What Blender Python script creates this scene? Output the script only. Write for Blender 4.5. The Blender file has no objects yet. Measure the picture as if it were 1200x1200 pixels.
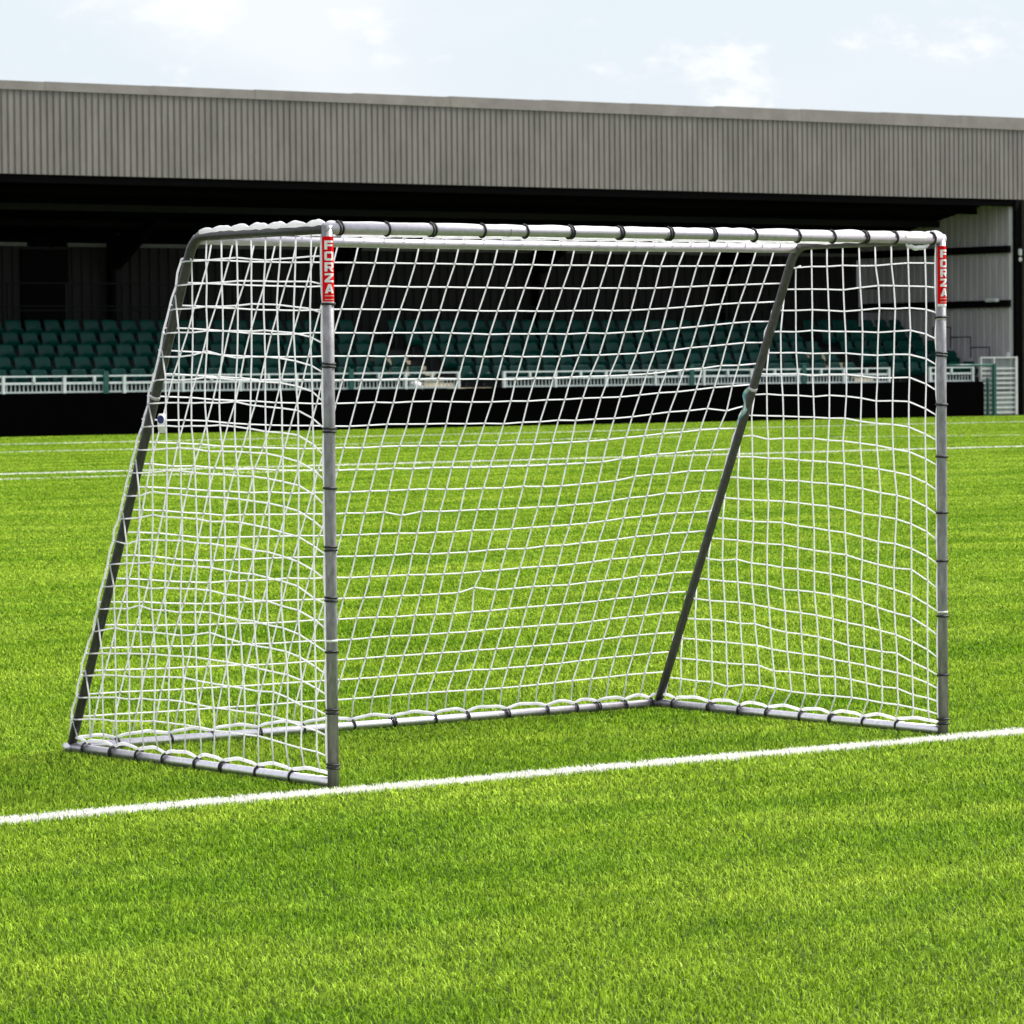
import bpy, bmesh, math, random
import numpy as np
from mathutils import Vector, Matrix

random.seed(11)
rng = np.random.default_rng(11)
S = bpy.context.scene
COL = S.collection
PI = math.pi

# ------------------------------------------------------------------ materials
def new_mat(name):
    m = bpy.data.materials.new(name); m.use_nodes = True
    nt = m.node_tree
    b = nt.nodes.get('Principled BSDF')
    return m, nt, b

def mat(name, col, rough=0.6, metal=0.0, var=0.0, scale=8.0, bump=0.0, bscale=60.0, spec=0.5, col2=None, stretch=None):
    """principled surface with procedural noise in colour and relief"""
    m, nt, b = new_mat(name)
    b.inputs['Roughness'].default_value = rough
    b.inputs['Metallic'].default_value = metal
    b.inputs['Specular IOR Level'].default_value = spec
    b.inputs['Base Color'].default_value = (*col, 1)
    geo = nt.nodes.new('ShaderNodeNewGeometry')
    vec = geo.outputs['Position']
    if stretch:
        mp = nt.nodes.new('ShaderNodeMapping'); mp.inputs['Scale'].default_value = stretch
        nt.links.new(vec, mp.inputs['Vector']); vec = mp.outputs['Vector']
    if var > 0 or col2:
        n = nt.nodes.new('ShaderNodeTexNoise'); n.inputs['Scale'].default_value = scale
        n.inputs['Detail'].default_value = 6; n.inputs['Roughness'].default_value = 0.62
        nt.links.new(vec, n.inputs['Vector'])
        r = nt.nodes.new('ShaderNodeValToRGB')
        c2 = col2 if col2 else tuple(c*(1+var) for c in col)
        c1 = col if col2 else tuple(c*(1-var) for c in col)
        r.color_ramp.elements[0].position = 0.33; r.color_ramp.elements[0].color = (*c1, 1)
        r.color_ramp.elements[1].position = 0.67; r.color_ramp.elements[1].color = (*c2, 1)
        nt.links.new(n.outputs['Fac'], r.inputs['Fac'])
        nt.links.new(r.outputs['Color'], b.inputs['Base Color'])
    if bump > 0:
        n2 = nt.nodes.new('ShaderNodeTexNoise'); n2.inputs['Scale'].default_value = bscale
        n2.inputs['Detail'].default_value = 4
        nt.links.new(geo.outputs['Position'], n2.inputs['Vector'])
        bp = nt.nodes.new('ShaderNodeBump'); bp.inputs['Strength'].default_value = bump
        bp.inputs['Distance'].default_value = 0.01
        nt.links.new(n2.outputs['Fac'], bp.inputs['Height'])
        nt.links.new(bp.outputs['Normal'], b.inputs['Normal'])
    return m

M = {}
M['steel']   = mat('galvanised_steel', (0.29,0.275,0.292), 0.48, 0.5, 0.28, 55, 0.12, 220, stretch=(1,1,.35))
M['stay']    = mat('shaded_steel', (0.085,0.080,0.085), 0.40, 0.5, 0.22, 50, 0.12, 220)  # same metal as the posts; its darker reflections put into the colour
M['bar']     = mat('sky_lit_steel', (0.60,0.555,0.62), 0.42, 0.45, 0.10, 60, 0.1, 200)  # same metal again; brighter sky reflection put into the colour
M['basebar'] = mat('sky_sheen_steel', (0.84,0.79,0.87), 0.33, 0.9, 0.12, 60, 0.1, 200)  # same metal on the base tubes; sky sheen put into the colour
M['net']     = mat('white_nylon', (0.95,0.94,0.98), 0.7, 0, 0.01, 300, 0)
nt_=M['net'].node_tree; tr_=nt_.nodes.new('ShaderNodeBsdfTranslucent'); tr_.inputs['Color'].default_value=(.95,.94,.95,1)
ms_=nt_.nodes.new('ShaderNodeMixShader'); ms_.inputs[0].default_value=.55
nt_.links.new(nt_.nodes['Principled BSDF'].outputs[0],ms_.inputs[1]); nt_.links.new(tr_.outputs[0],ms_.inputs[2]); nt_.links.new(ms_.outputs[0],nt_.nodes['Material Output'].inputs['Surface'])
M['tie']     = mat('black_bungee', (0.012,0.012,0.013), 0.55, 0, 0.2, 300, 0.3, 900)
M['red']     = mat('red_vinyl', (0.80,0.003,0.006), 0.75, 0, 0.08, 40, spec=0.12)
M['white']   = mat('white_vinyl', (0.92,0.90,0.90), 0.5, 0, 0.02, 40)
M['pink']    = mat('pale_red_vinyl', (0.80,0.30,0.28), 0.4, 0, 0.03, 40)
M['navy']    = mat('navy_print', (0.02,0.025,0.15), 0.5, 0, 0.1, 60)
M['teal']    = mat('teal_plastic', (0.10,0.42,0.52), 0.35, 0, 0.0, 45, col2=(0.8,0.85,0.86))
M['greyprint'] = mat('grey_print', (0.35,0.35,0.36), 0.5, 0, 0.1, 60)
M['fascia']  = mat('weathered_cladding', (0.205,0.181,0.172), 0.65, 0.0, 0.0, 2.4, 0.35, 30, col2=(0.275,0.245,0.234), stretch=(1,1,0.30))
M['trim']    = mat('weathered_flashing', (0.235,0.208,0.195), 0.65, 0.0, 0.0, 1.6, 0.25, 8, col2=(0.315,0.28,0.265))
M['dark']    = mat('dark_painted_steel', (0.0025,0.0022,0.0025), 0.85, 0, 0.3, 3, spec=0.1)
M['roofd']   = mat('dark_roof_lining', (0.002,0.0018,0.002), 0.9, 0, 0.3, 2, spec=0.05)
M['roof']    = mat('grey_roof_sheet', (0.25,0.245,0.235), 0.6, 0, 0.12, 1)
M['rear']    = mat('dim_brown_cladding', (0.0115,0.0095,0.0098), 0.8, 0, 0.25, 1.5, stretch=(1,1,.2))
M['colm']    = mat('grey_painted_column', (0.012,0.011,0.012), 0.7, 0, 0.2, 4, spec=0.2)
M['endw']    = mat('pale_zinc_cladding', (0.50,0.47,0.50), 0.6, 0.0, 0.12, 2.0, 0.15, 40, stretch=(1,1,.3))
M['eave']    = mat('lit_eaves_strip', (0.15,0.14,0.14), 0.6, 0, 0.2, 3)  # pale tone stands in for the lit strip below the roof
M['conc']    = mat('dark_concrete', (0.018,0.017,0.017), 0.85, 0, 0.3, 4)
M['nosing']  = mat('cream_step_edging', (0.92,0.76,0.52), 0.6, 0, 0.1, 6)
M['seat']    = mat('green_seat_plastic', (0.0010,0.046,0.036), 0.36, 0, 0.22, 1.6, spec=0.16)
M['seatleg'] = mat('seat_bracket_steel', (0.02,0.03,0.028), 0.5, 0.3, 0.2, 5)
M['rail']    = mat('white_painted_rail', (0.66,0.72,0.71), 0.5, 0, 0.10, 5)
M['mesh']    = mat('pale_wire_infill', (0.46,0.53,0.52), 0.5, 0, 0.12, 5)
M['green']   = mat('green_painted_steel', (0.008,0.09,0.070), 0.45, 0, 0.15, 5)
M['board']   = mat('black_hoarding', (0.0007,0.0007,0.0008), 0.95, 0, 0.3, 2, spec=0.01)
M['gate']    = mat('pale_gate_steel', (0.56,0.56,0.57), 0.5, 0, 0.10, 6)
M['wallb']   = mat('olive_brown_render', (0.055,0.050,0.038), 0.85, 0, 0.3, 5, 0.4, 60)
M['fit']     = mat('white_fitting', (0.75,0.75,0.76), 0.4, 0, 0.1, 20)
M['ball']    = mat('white_leather', (0.8,0.8,0.8), 0.4, 0, 0.05, 20)

# ------------------------------------------------------------------ mesh collector
class MB:
    def __init__(s): s.v=[]; s.f=[]
    def add(s, vs, fs):
        o=len(s.v); s.v += [tuple(p) for p in vs]; s.f += [tuple(i+o for i in f) for f in fs]
    def box(s, x0,y0,z0,x1,y1,z1):
        vs=[(x0,y0,z0),(x1,y0,z0),(x1,y1,z0),(x0,y1,z0),(x0,y0,z1),(x1,y0,z1),(x1,y1,z1),(x0,y1,z1)]
        s.add(vs,[(0,3,2,1),(4,5,6,7),(0,1,5,4),(1,2,6,5),(2,3,7,6),(3,0,4,7)])
    def bar(s, a, b, w, d):
        a=Vector(a); b=Vector(b); t=(b-a).normalized()
        up=Vector((0,0,1)) if abs(t.z)<.95 else Vector((0,1,0))
        n=t.cross(up).normalized()*w/2; m=n.cross(t).normalized()*d/2
        vs=[a+n+m,a-n+m,a-n-m,a+n-m,b+n+m,b-n+m,b-n-m,b+n-m]
        s.add(vs,[(0,1,2,3),(7,6,5,4),(0,4,5,1),(1,5,6,2),(2,6,7,3),(3,7,4,0)])
    def tube(s, pts, r, n=8, cap=True, closed=False):
        pts=[Vector(p) for p in pts]; k=len(pts)
        if k<2: return
        tang=[]
        for i in range(k):
            if closed: t=pts[(i+1)%k]-pts[i-1]
            else: t=pts[min(i+1,k-1)]-pts[max(i-1,0)]
            tang.append(t.normalized() if t.length>1e-9 else Vector((0,0,1)))
        up=Vector((0,0,1)) if abs(tang[0].z)<.9 else Vector((0,1,0))
        nrm=(up-tang[0]*up.dot(tang[0])).normalized()
        o=len(s.v)
        for i in range(k):
            nrm=(nrm-tang[i]*nrm.dot(tang[i]))
            if nrm.length<1e-6: nrm=tang[i].orthogonal()
            nrm.normalize(); bi=tang[i].cross(nrm)
            rr=r[i] if isinstance(r,(list,tuple)) else r
            for j in range(n):
                a=2*PI*j/n
                s.v.append(tuple(pts[i]+nrm*math.cos(a)*rr+bi*math.sin(a)*rr))
        for i in range(k if closed else k-1):
            i2=(i+1)%k
            for j in range(n):
                j2=(j+1)%n
                s.f.append((o+i*n+j,o+i*n+j2,o+i2*n+j2,o+i2*n+j))
        if cap and not closed:
            s.f.append(tuple(o+j for j in range(n))[::-1])
            s.f.append(tuple(o+(k-1)*n+j for j in range(n)))
    def knot(s, p, r):
        p=Vector(p); vs=[p+Vector(d)*r for d in ((1,0,0),(-1,0,0),(0,1,0),(0,-1,0),(0,0,1),(0,0,-1))]
        s.add(vs,[(0,2,4),(2,1,4),(1,3,4),(3,0,4),(2,0,5),(1,2,5),(3,1,5),(0,3,5)])
    def build(s, name, m, parent=None, smooth=False, bevel=0.0):
        me=bpy.data.meshes.new(name); me.from_pydata(s.v,[],s.f); me.update()
        if smooth:
            for p in me.polygons: p.use_smooth=True
        o=bpy.data.objects.new(name,me); COL.objects.link(o)
        me.materials.append(m)
        if parent: o.parent=parent
        if bevel:
            bm=bmesh.new(); bm.from_mesh(me)
            bmesh.ops.bevel(bm,geom=bm.edges[:],offset=bevel,segments=2,affect='EDGES',clamp_overlap=True)
            bm.to_mesh(me); bm.free()
        return o

def empty(name, loc=(0,0,0)):
    e=bpy.data.objects.new(name,None); COL.objects.link(e); e.location=loc; e.empty_display_size=.2
    return e
def tag(o, label=None, cat=None, group=None, kind=None):
    if label: o['label']=label
    if cat: o['category']=cat
    if group: o['group']=group
    if kind: o['kind']=kind
    return o
def thing(name, loc, label, cat, group=None):
    return tag(empty(name, loc), label, cat, group)
def reparent(root):
    """children were modelled in world space: keep them there under the moved Empty"""
    inv=Matrix.Translation(root.location).inverted()
    for c in root.children: c.matrix_parent_inverse = inv

# ------------------------------------------------------------------ camera
f,yaw,pitch,roll,cx,cy,cz = 4654.67185,0.65094,-0.03609,-0.00918,-8.12373,-11.74229,1.49281
Fv=Vector((math.sin(yaw)*math.cos(pitch),math.cos(yaw)*math.cos(pitch),math.sin(pitch)))
Rv=Vector((math.cos(yaw),-math.sin(yaw),0)); Uv=Rv.cross(Fv)
R2=Rv*math.cos(roll)+Uv*math.sin(roll); U2=-Rv*math.sin(roll)+Uv*math.cos(roll)
cd=bpy.data.cameras.new('camera'); cam=bpy.data.objects.new('camera',cd); COL.objects.link(cam)
mw=Matrix((( R2.x,U2.x,-Fv.x,cx),(R2.y,U2.y,-Fv.y,cy),(R2.z,U2.z,-Fv.z,cz),(0,0,0,1)))
cam.matrix_world=mw
cd.sensor_width=36; cd.lens=f/1200*36; cd.clip_end=3000; cd.clip_start=.1
cd.dof.use_dof=True; cd.dof.focus_distance=13.4; cd.dof.aperture_fstop=20
S.camera=cam

# ------------------------------------------------------------------ light
SUN_EL, SUN_AZ = math.radians(50), math.radians(101)      # azimuth from +Y towards +X
sd=Vector((math.sin(SUN_AZ)*math.cos(SUN_EL),math.cos(SUN_AZ)*math.cos(SUN_EL),math.sin(SUN_EL)))
sl=bpy.data.lights.new('sun','SUN'); so=bpy.data.objects.new('sun',sl); COL.objects.link(so)
sl.energy=4.2; sl.angle=math.radians(14); sl.color=(1.0,0.965,0.91)
so.rotation_euler=(-sd).to_track_quat('-Z','Y').to_euler(); so.location=(30,30,60)

W=bpy.data.worlds.new('World'); S.world=W; W.use_nodes=True
nt=W.node_tree; bg=nt.nodes['Background']
sky=nt.nodes.new('ShaderNodeTexSky'); sky.sky_type='NISHITA'; sky.sun_disc=False
sky.sun_elevation=SUN_EL; sky.sun_rotation=SUN_AZ; sky.air_density=1.0; sky.dust_density=1.5; sky.ozone_density=1.2
tc=nt.nodes.new('ShaderNodeTexCoord')
def wnoise(scale, sc, detail=6, rough=.6, loc=(0,0,0)):
    mp=nt.nodes.new('ShaderNodeMapping'); mp.inputs['Scale'].default_value=sc; mp.inputs['Location'].default_value=loc
    n=nt.nodes.new('ShaderNodeTexNoise'); n.inputs['Scale'].default_value=scale; n.inputs['Detail'].default_value=detail; n.inputs['Roughness'].default_value=rough
    nt.links.new(tc.outputs['Generated'],mp.inputs['Vector']); nt.links.new(mp.outputs['Vector'],n.inputs['Vector']); return n.outputs['Fac']
def ramp(src,a,b,va=0.,vb=1.):
    r=nt.nodes.new('ShaderNodeMapRange'); r.interpolation_type='SMOOTHSTEP'
    r.inputs['From Min'].default_value=a; r.inputs['From Max'].default_value=b; r.inputs['To Min'].default_value=va; r.inputs['To Max'].default_value=vb
    nt.links.new(src,r.inputs['Value']); return r.outputs['Result']
def wmix(fac,a,b):
    m=nt.nodes.new('ShaderNodeMix'); m.data_type='RGBA'
    if isinstance(fac,float): m.inputs[0].default_value=fac
    else: nt.links.new(fac,m.inputs[0])
    for k,v in ((6,a),(7,b)):
        if isinstance(v,tuple): m.inputs[k].default_value=v
        else: nt.links.new(v,m.inputs[k])
    return m.outputs[2]
SKYHAZE=(7.35,8.0,8.6,1)      # thin high cloud, pale blue
WHITE=(9.2,9.25,9.3,1)          # cumulus
veil=wmix(0.88, sky.outputs['Color'], SKYHAZE)
thin=ramp(wnoise(7,(1,1,2.2),4,.5,(3.1,1.7,0)),.42,.66,0,.75)
sky2=wmix(thin, veil, (8.2,8.5,8.75,1))
puff=ramp(wnoise(26,(1,1,1.9),9,.62,(0.37,.2,.11)),.53,.70,0,.8)
sky3=wmix(puff, sky2, WHITE)
nt.links.new(sky3,bg.inputs['Color']); bg.inputs['Strength'].default_value=0.060

S.view_settings.view_transform='Standard'; S.view_settings.look='None'; S.view_settings.gamma=1; S.view_settings.exposure=0.97
S.render.engine='CYCLES'; S.cycles.max_bounces=8; S.cycles.diffuse_bounces=4; S.cycles.glossy_bounces=3; S.cycles.transmission_bounces=3

# ------------------------------------------------------------------ turf
def turf_nodes(m, nt, b, blades):
    """green turf colour: real variation of the pile (brushed patches), same for sheet and blades"""
    geo=nt.nodes.new('ShaderNodeNewGeometry')
    def noise(scale, stretch, detail=3, rough=.55):
        mp=nt.nodes.new('ShaderNodeMapping'); mp.inputs['Scale'].default_value=stretch
        nt.links.new(geo.outputs['Position'],mp.inputs['Vector'])
        n=nt.nodes.new('ShaderNodeTexNoise'); n.inputs['Scale'].default_value=scale; n.inputs['Detail'].default_value=detail; n.inputs['Roughness'].default_value=rough
        nt.links.new(mp.outputs['Vector'],n.inputs['Vector']); return n.outputs['Fac']
    def rampc(src, p0,c0,p1,c1):
        r=nt.nodes.new('ShaderNodeValToRGB'); r.color_ramp.elements[0].position=p0; r.color_ramp.elements[0].color=(*c0,1)
        r.color_ramp.elements[1].position=p1; r.color_ramp.elements[1].color=(*c1,1); nt.links.new(src,r.inputs['Fac']); return r.outputs['Color']
    def mix(f_,a,b_,mode='MIX'):
        x=nt.nodes.new('ShaderNodeMix'); x.data_type='RGBA'; x.blend_type=mode
        if isinstance(f_,float): x.inputs[0].default_value=f_
        else: nt.links.new(f_,x.inputs[0])
        for k,v in ((6,a),(7,b_)):
            if isinstance(v,tuple): x.inputs[k].default_value=(*v,1)
            else: nt.links.new(v,x.inputs[k])
        return x.outputs[2]
    n1=noise(0.55,(.62,1.9,0),4,.62); n2=noise(3.2,(1,1.6,0),4,.6)
    big=rampc(n1,.36,GA,.63,GB)
    sm=rampc(n2,.34,(.82,.87,.8),.66,(1.14,1.10,1.2))
    c=mix(1.0,big,sm,'MULTIPLY')
    return geo,c,mix,rampc,noise
GA=(0.162,0.325,0.0050); GB=(0.325,0.490,0.018)

def sheet_material():
    m,nt,b=new_mat('turf_base'); geo,c,mix,rampc,noise=turf_nodes(m,nt,b,False)
    n=noise(45,(1,1,0),3,.7)
    c=mix(1.0,c,rampc(n,.35,(.05,.06,.05),.7,(.26,.27,.26)),'MULTIPLY')
    nt.links.new(c,b.inputs['Base Color']); b.inputs['Roughness'].default_value=.9; b.inputs['Specular IOR Level'].default_value=.15
    bp=nt.nodes.new('ShaderNodeBump'); bp.inputs['Strength'].default_value=.8; bp.inputs['Distance'].default_value=.02
    nt.links.new(n,bp.inputs['Height']); nt.links.new(bp.outputs['Normal'],b.inputs['Normal'])
    return m
def blade_material(name, white=False):
    m,nt,b=new_mat(name)
    if white:
        at=nt.nodes.new('ShaderNodeAttribute'); at.attribute_name='rnd'
        r=nt.nodes.new('ShaderNodeValToRGB'); r.color_ramp.elements[0].color=(.80,.79,.74,1); r.color_ramp.elements[1].color=(.96,.95,.92,1)
        nt.links.new(at.outputs['Fac'],r.inputs['Fac']); c=r.outputs['Color']
    else:
        geo,c,mix,rampc,noise=turf_nodes(m,nt,b,True)
        at=nt.nodes.new('ShaderNodeAttribute'); at.attribute_name='rnd'
        v=rampc(at.outputs['Fac'],0.,(.14,.23,.12),1.,(1.84,1.66,3.6))
        c=mix(1.0,c,v,'MULTIPLY')
    nt.links.new(c,b.inputs['Base Color']); b.inputs['Roughness'].default_value=.6; b.inputs['Specular IOR Level'].default_value=.09
    tr=nt.nodes.new('ShaderNodeBsdfTranslucent'); nt.links.new(c,tr.inputs['Color'])
    ms=nt.nodes.new('ShaderNodeMixShader'); ms.inputs[0].default_value=.3
    out=nt.nodes['Material Output']
    nt.links.new(b.outputs[0],ms.inputs[1]); nt.links.new(tr.outputs[0],ms.inputs[2]); nt.links.new(ms.outputs[0],out.inputs['Surface'])
    return m

GZ=-.017
g=MB(); g.add([(-700,-500,-.03),(900,-500,-.03),(900,1100,-.03),(-700,1100,-.03)],[(0,1,2,3)])
tag(g.build('ground',mat('unseen_grey_surround',(0.05,0.05,0.052),0.9,0,0.25,3,0.3,80)),kind='structure')  # grey surround out of view, added to cut green bounce onto the goal
g=MB(); g.add([(-13,-20,GZ),(125,-20,GZ),(125,72.05,GZ),(-13,72.05,GZ)],[(0,1,2,3)])
tag(g.build('pitch',sheet_material()),kind='structure')

# blades: density and size follow the distance from the touchline end where the viewer stands
def scatter_blades():
    fx,fy=math.sin(yaw),math.cos(yaw); rx,ry=math.cos(yaw),-math.sin(yaw)
    P=[];SZ=[]
    edges=np.geomspace(7.0,121.0,78)
    for d0,d1 in zip(edges[:-1],edges[1:]):
        dm=(d0+d1)/2
        w0,w1=.175*dm+.5,.175*dm+.5
        area=(d1-d0)*(w0+w1)
        q=max(1.,dm/11.)
        dens=DENS*q**-1.25
        n=int(area*dens)
        d=rng.uniform(d0,d1,n); l=rng.uniform(-w0,w1,n)
        P.append(np.stack([cx+fx*d+rx*l, cy+fy*d+ry*l],-1)); SZ.append(np.full(n,q))
    P=np.concatenate(P); q=np.concatenate(SZ)
    k=(P[:,1]<71.2)
    return P[k],q[k]
DENS=11500
def vnoise(P,s,seed):
    r=np.random.default_rng(seed); T=r.random((256,256))
    x=P[:,0]*s; y=P[:,1]*s; xi=np.floor(x).astype(int); yi=np.floor(y).astype(int); u=x-xi; v=y-yi
    u=u*u*(3-2*u); v=v*v*(3-2*v)
    g=lambda a,b:T[a%256,b%256]
    return (g(xi,yi)*(1-u)+g(xi+1,yi)*u)*(1-v)+(g(xi,yi+1)*(1-u)+g(xi+1,yi+1)*u)*v
def blades_mesh(name,P,q,m,hmul=1.0,wmul=1.0):
    n=len(P)
    az=rng.uniform(0,2*PI,n)
    # pile is brushed in patches
    az=np.where(rng.random(n)<.12, 2*PI*vnoise(P,.45,5)*1.6+rng.normal(0,.5,n), az)
    h=(.0125+.0100*rng.random(n))*np.minimum(q,4.5)**.16*hmul*(.90+.20*vnoise(P,2.3,8))
    w=.0028*(.7+.6*rng.random(n))*q*wmul
    lean=rng.uniform(.2,1.7,n)
    dx,dy=np.cos(az),np.sin(az); fa=az+PI/2+rng.normal(0,.5,n); sx,sy=np.cos(fa),np.sin(fa)
    b=np.zeros((n,3)); b[:,:2]=P; b[:,2]=GZ
    mid=b.copy(); mid[:,0]+=dx*h*lean*.30; mid[:,1]+=dy*h*lean*.30; mid[:,2]+=h*.62
    tip=b.copy(); tip[:,0]+=dx*h*lean*.95; tip[:,1]+=dy*h*lean*.95; tip[:,2]+=h*(1.05-.35*np.clip(lean-.5,0,1))
    side=np.zeros((n,3)); side[:,0]=sx*w/2; side[:,1]=sy*w/2
    V=np.stack([b-side,b+side,mid+side*.9,mid-side*.9,tip],1).reshape(-1,3)
    o=np.arange(n)*5
    loops=np.stack([o,o+1,o+2,o+3,o+3,o+2,o+4],1).reshape(-1)
    me=bpy.data.meshes.new(name)
    me.vertices.add(n*5); me.vertices.foreach_set('co',V.ravel().astype(np.float32))
    me.loops.add(n*7); me.loops.foreach_set('vertex_index',loops.astype(np.int32))
    me.polygons.add(n*2)
    ls=np.stack([np.arange(n)*7,np.arange(n)*7+4],1).ravel(); me.polygons.foreach_set('loop_start',ls.astype(np.int32))
    at=me.attributes.new('rnd','FLOAT','POINT'); at.data.foreach_set('value',np.repeat(rng.random(n),5).astype(np.float32))
    me.update(calc_edges=True)
    me.polygons.foreach_set('use_smooth',np.ones(n*2,bool))
    me.materials.append(m)
    ob=bpy.data.objects.new(name,me); COL.objects.link(ob); return ob

# painted lines: (y at x0, y at x1, x0, x1, width)
LINES=[('goal_line',-.12,-.12,-30,60,.068),
       ('touchline',60.8,62.0,30,66,.14),
       ('pitch_line',39.5,40.2,15,60,.20),
       ('pitch_marking',37.1,37.1,10,30.5,.09),
       ('pitch_marking',53.9,53.9,20,46.5,.12),
       ('pitch_marking',50.2,47.0,47.5,53.0,.11)]
def in_line(P,L,grow=0.):
    _,y0,y1,x0,x1,w=L
    t=(P[:,0]-x0)/(x1-x0); y=y0+(y1-y0)*t
    ww=w*(1+.25*(vnoise(P,9,3)-.5))+grow
    return (t>0)&(t<1)&(np.abs(P[:,1]-y)<ww)
P,q=scatter_blades()
isl=np.zeros(len(P),bool)
for i,L in enumerate(LINES):
    k=in_line(P,L)
    if i>0: k&=rng.random(len(P))<(.85 if L[0]!='pitch_marking' else .6)       # worn far lines
    else: k&=rng.random(len(P))<.96
    isl|=k
# keep blades out of the pipes lying on the turf and the posts
def clear(P,a,b,r):
    a=np.array(a[:2]);b=np.array(b[:2]);d=b-a; t=np.clip(((P-a)@d)/(d@d),0,1)
    return np.hypot(*(P-(a+t[:,None]*d)).T)>r
GW,DT,DB=3.0115,.882,1.824
keep=np.ones(len(P),bool)
for a,b in (((0,0),(0,DB)),((GW,0),(GW,DB)),((0,DB),(GW,DB))): keep&=clear(P,a,b,.026)
tag(blades_mesh('grass',P[keep&~isl],q[keep&~isl],blade_material('turf_blades')),
    'short green artificial turf covering the pitch','grass',kind='stuff')
kw=keep&isl
near=kw&in_line(P,LINES[0],.05)
# the goal line gets a denser white pile
Pn=np.stack([rng.uniform(-3,7,20000),-.12+rng.uniform(-.085,.085,20000)],-1)
dd=(Pn[:,0]-cx)*math.sin(yaw)+(Pn[:,1]-cy)*math.cos(yaw)
Pn=Pn[in_line(Pn,LINES[0])&(vnoise(Pn,14,21)>.16)]
qn=np.maximum(1,((Pn[:,0]-cx)*math.sin(yaw)+(Pn[:,1]-cy)*math.cos(yaw))/11.)
wm=blade_material('white_turf_blades',True)
tag(blades_mesh('goal_line',np.concatenate([P[near],Pn]),np.concatenate([q[near],qn]),wm),kind='structure')
far=kw&~near
tag(blades_mesh('pitch_line',P[far],q[far],wm,1.25,1.05),kind='structure')

# ------------------------------------------------------------------ the goal
goal=thing('football_goal',(0,0,0),'portable steel football goal with a white net and red banded posts','goal')
HZ=2.0; BZ=.008; RP=.0205; RS=.0185; RB=.0185
def bend(a,b,c,r,n=6):
    a=Vector(a);b=Vector(b);c=Vector(c)
    u=(a-b).normalized()*r; v=(c-b).normalized()*r
    out=[]
    for i in range(n+1):
        t=i/n; out.append((b+u)*(1-t)**2+2*t*(1-t)*b+(b+v)*t*t)
    return out
posts=[]
for x in (0,GW):
    m=MB(); m.tube([(x,0,-.03),(x,0,.6),(x,0,1.3),(x,0,HZ+.012)],RP,28); p=m.build('post',M['steel'],goal,True); posts.append(p)
    for k in (-1,1):
        pass
m=MB(); m.tube([(RP*.6 if False else -.014,0,HZ),(1,0,HZ+.003),(2,0,HZ+.003),(GW+.014,0,HZ)],RP,28); crossbar=m.build('crossbar',M['bar'],goal,True)
def stay_pt(x,t): return Vector((x,DT+(DB-DT)*t,HZ+(BZ-HZ)*t))
topside=[];stays=[]
for x in (0,GW):
    c=bend((x,0,HZ),(x,DT,HZ),stay_pt(x,1),.075)
    m=MB(); m.tube([(x,RP*.9,HZ),(x,.3,HZ),(x,.6,HZ)]+c+[stay_pt(x,.2),stay_pt(x,.4),stay_pt(x,.7),stay_pt(x,.995)],RS,20); stays.append(m.build('back_stay',M['stay'],goal,True))
m=MB(); m.tube([(0,DT-.005,HZ-.012),(1,DT-.005,HZ-.016),(2,DT-.005,HZ-.016),(GW,DT-.005,HZ-.012)],RS,20); backtop=m.build('back_top_bar',M['bar'],goal,True)
sidebase=[]
for x in (0,GW):
    m=MB(); m.tube([(x,RP,BZ),(x,DB,BZ)],RB,20); sidebase.append(m.build('base_side_bar',M['basebar'],goal,True))
m=MB(); m.tube([(-.03,DB,BZ),(GW+.03,DB,BZ)],RB,20); backbase=m.build('base_back_bar',M['basebar'],goal,True)
# push-button joints and couplings in the tubes
for par,x,zs in ((posts[0],0,(.52,1.73)),(posts[1],GW,(.49,1.68))):
    for z in zs:
        m=MB(); m.tube([(x,0,z-.004),(x,0,z+.004)],RP+.0012,28); m.build('tube_joint',M['white'],par,True)
for t in (.27,.52,.74):
    m=MB(); m.tube([(GW*t,0,HZ+.002),(GW*t+.003,0,HZ+.002)],RP+.001,24); m.build('tube_joint',M['steel'],crossbar,True)
for x,par in ((0,stays[0]),(GW,stays[1])):
    a=stay_pt(x,.30); b=stay_pt(x,.306); m=MB(); m.tube([a,b],RS+.0012,20); m.build('tube_joint',M['bar'],par,True)

# net ties
def tie(par, c, axis, R, double, tilt=0.):
    c=Vector(c); ax=Vector(axis).normalized(); m=MB()
    for k in ((-1,1) if double else (0,)):
        u=ax.orthogonal().normalized(); v=ax.cross(u); off=.0062*k; pts=[]
        sk=random.uniform(-.10,.10)+tilt*k
        for i in range(18):
            a=2*PI*i/18; pts.append(c+ax*(off+sk*R*math.sin(a+.7))+u*math.cos(a)*(R+.0022)+v*math.sin(a)*(R+.0022))
        m.tube(pts,.0048 if not double else .0040,6,closed=True)
    m.knot(c+Vector((-.004,R+.004,.0)) if abs(ax.z)>.5 else c+Vector((0,.006,R+.004)),.006)
    m.build('net_tie',M['tie'],par,True)
for x,par,zs in ((0,posts[0],(.8655,.7555,.639,.5348,.426,.3352,.24,.1323,.0338)),(GW,posts[1],(.8417,.7678,.6658,.5605,.4463,.3485,.2368,.117,.0270,.018))):
    for i,t in enumerate(zs): tie(par,(x,0,HZ*t),(0,0,1),RP,(i%3!=0) if x==0 else i==1)
CT=[0.0165,0.0865,0.154,0.2303,0.2963,0.3673,0.4465,0.5272,0.5995,0.6688,0.7435,0.8045,0.862,0.9155,0.9838]
for i,t in enumerate(CT): tie(crossbar,(GW*t,0,HZ+.002),(1,0,0),RP+.001,i in (0,2,5,6,7,8,12))
BT=[0.068,0.1535,0.22,0.2948,0.3678,0.4522,0.5205,0.5923,0.6498,0.7198,0.7913,0.8453,0.8862,0.9363,0.9855]
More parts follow.
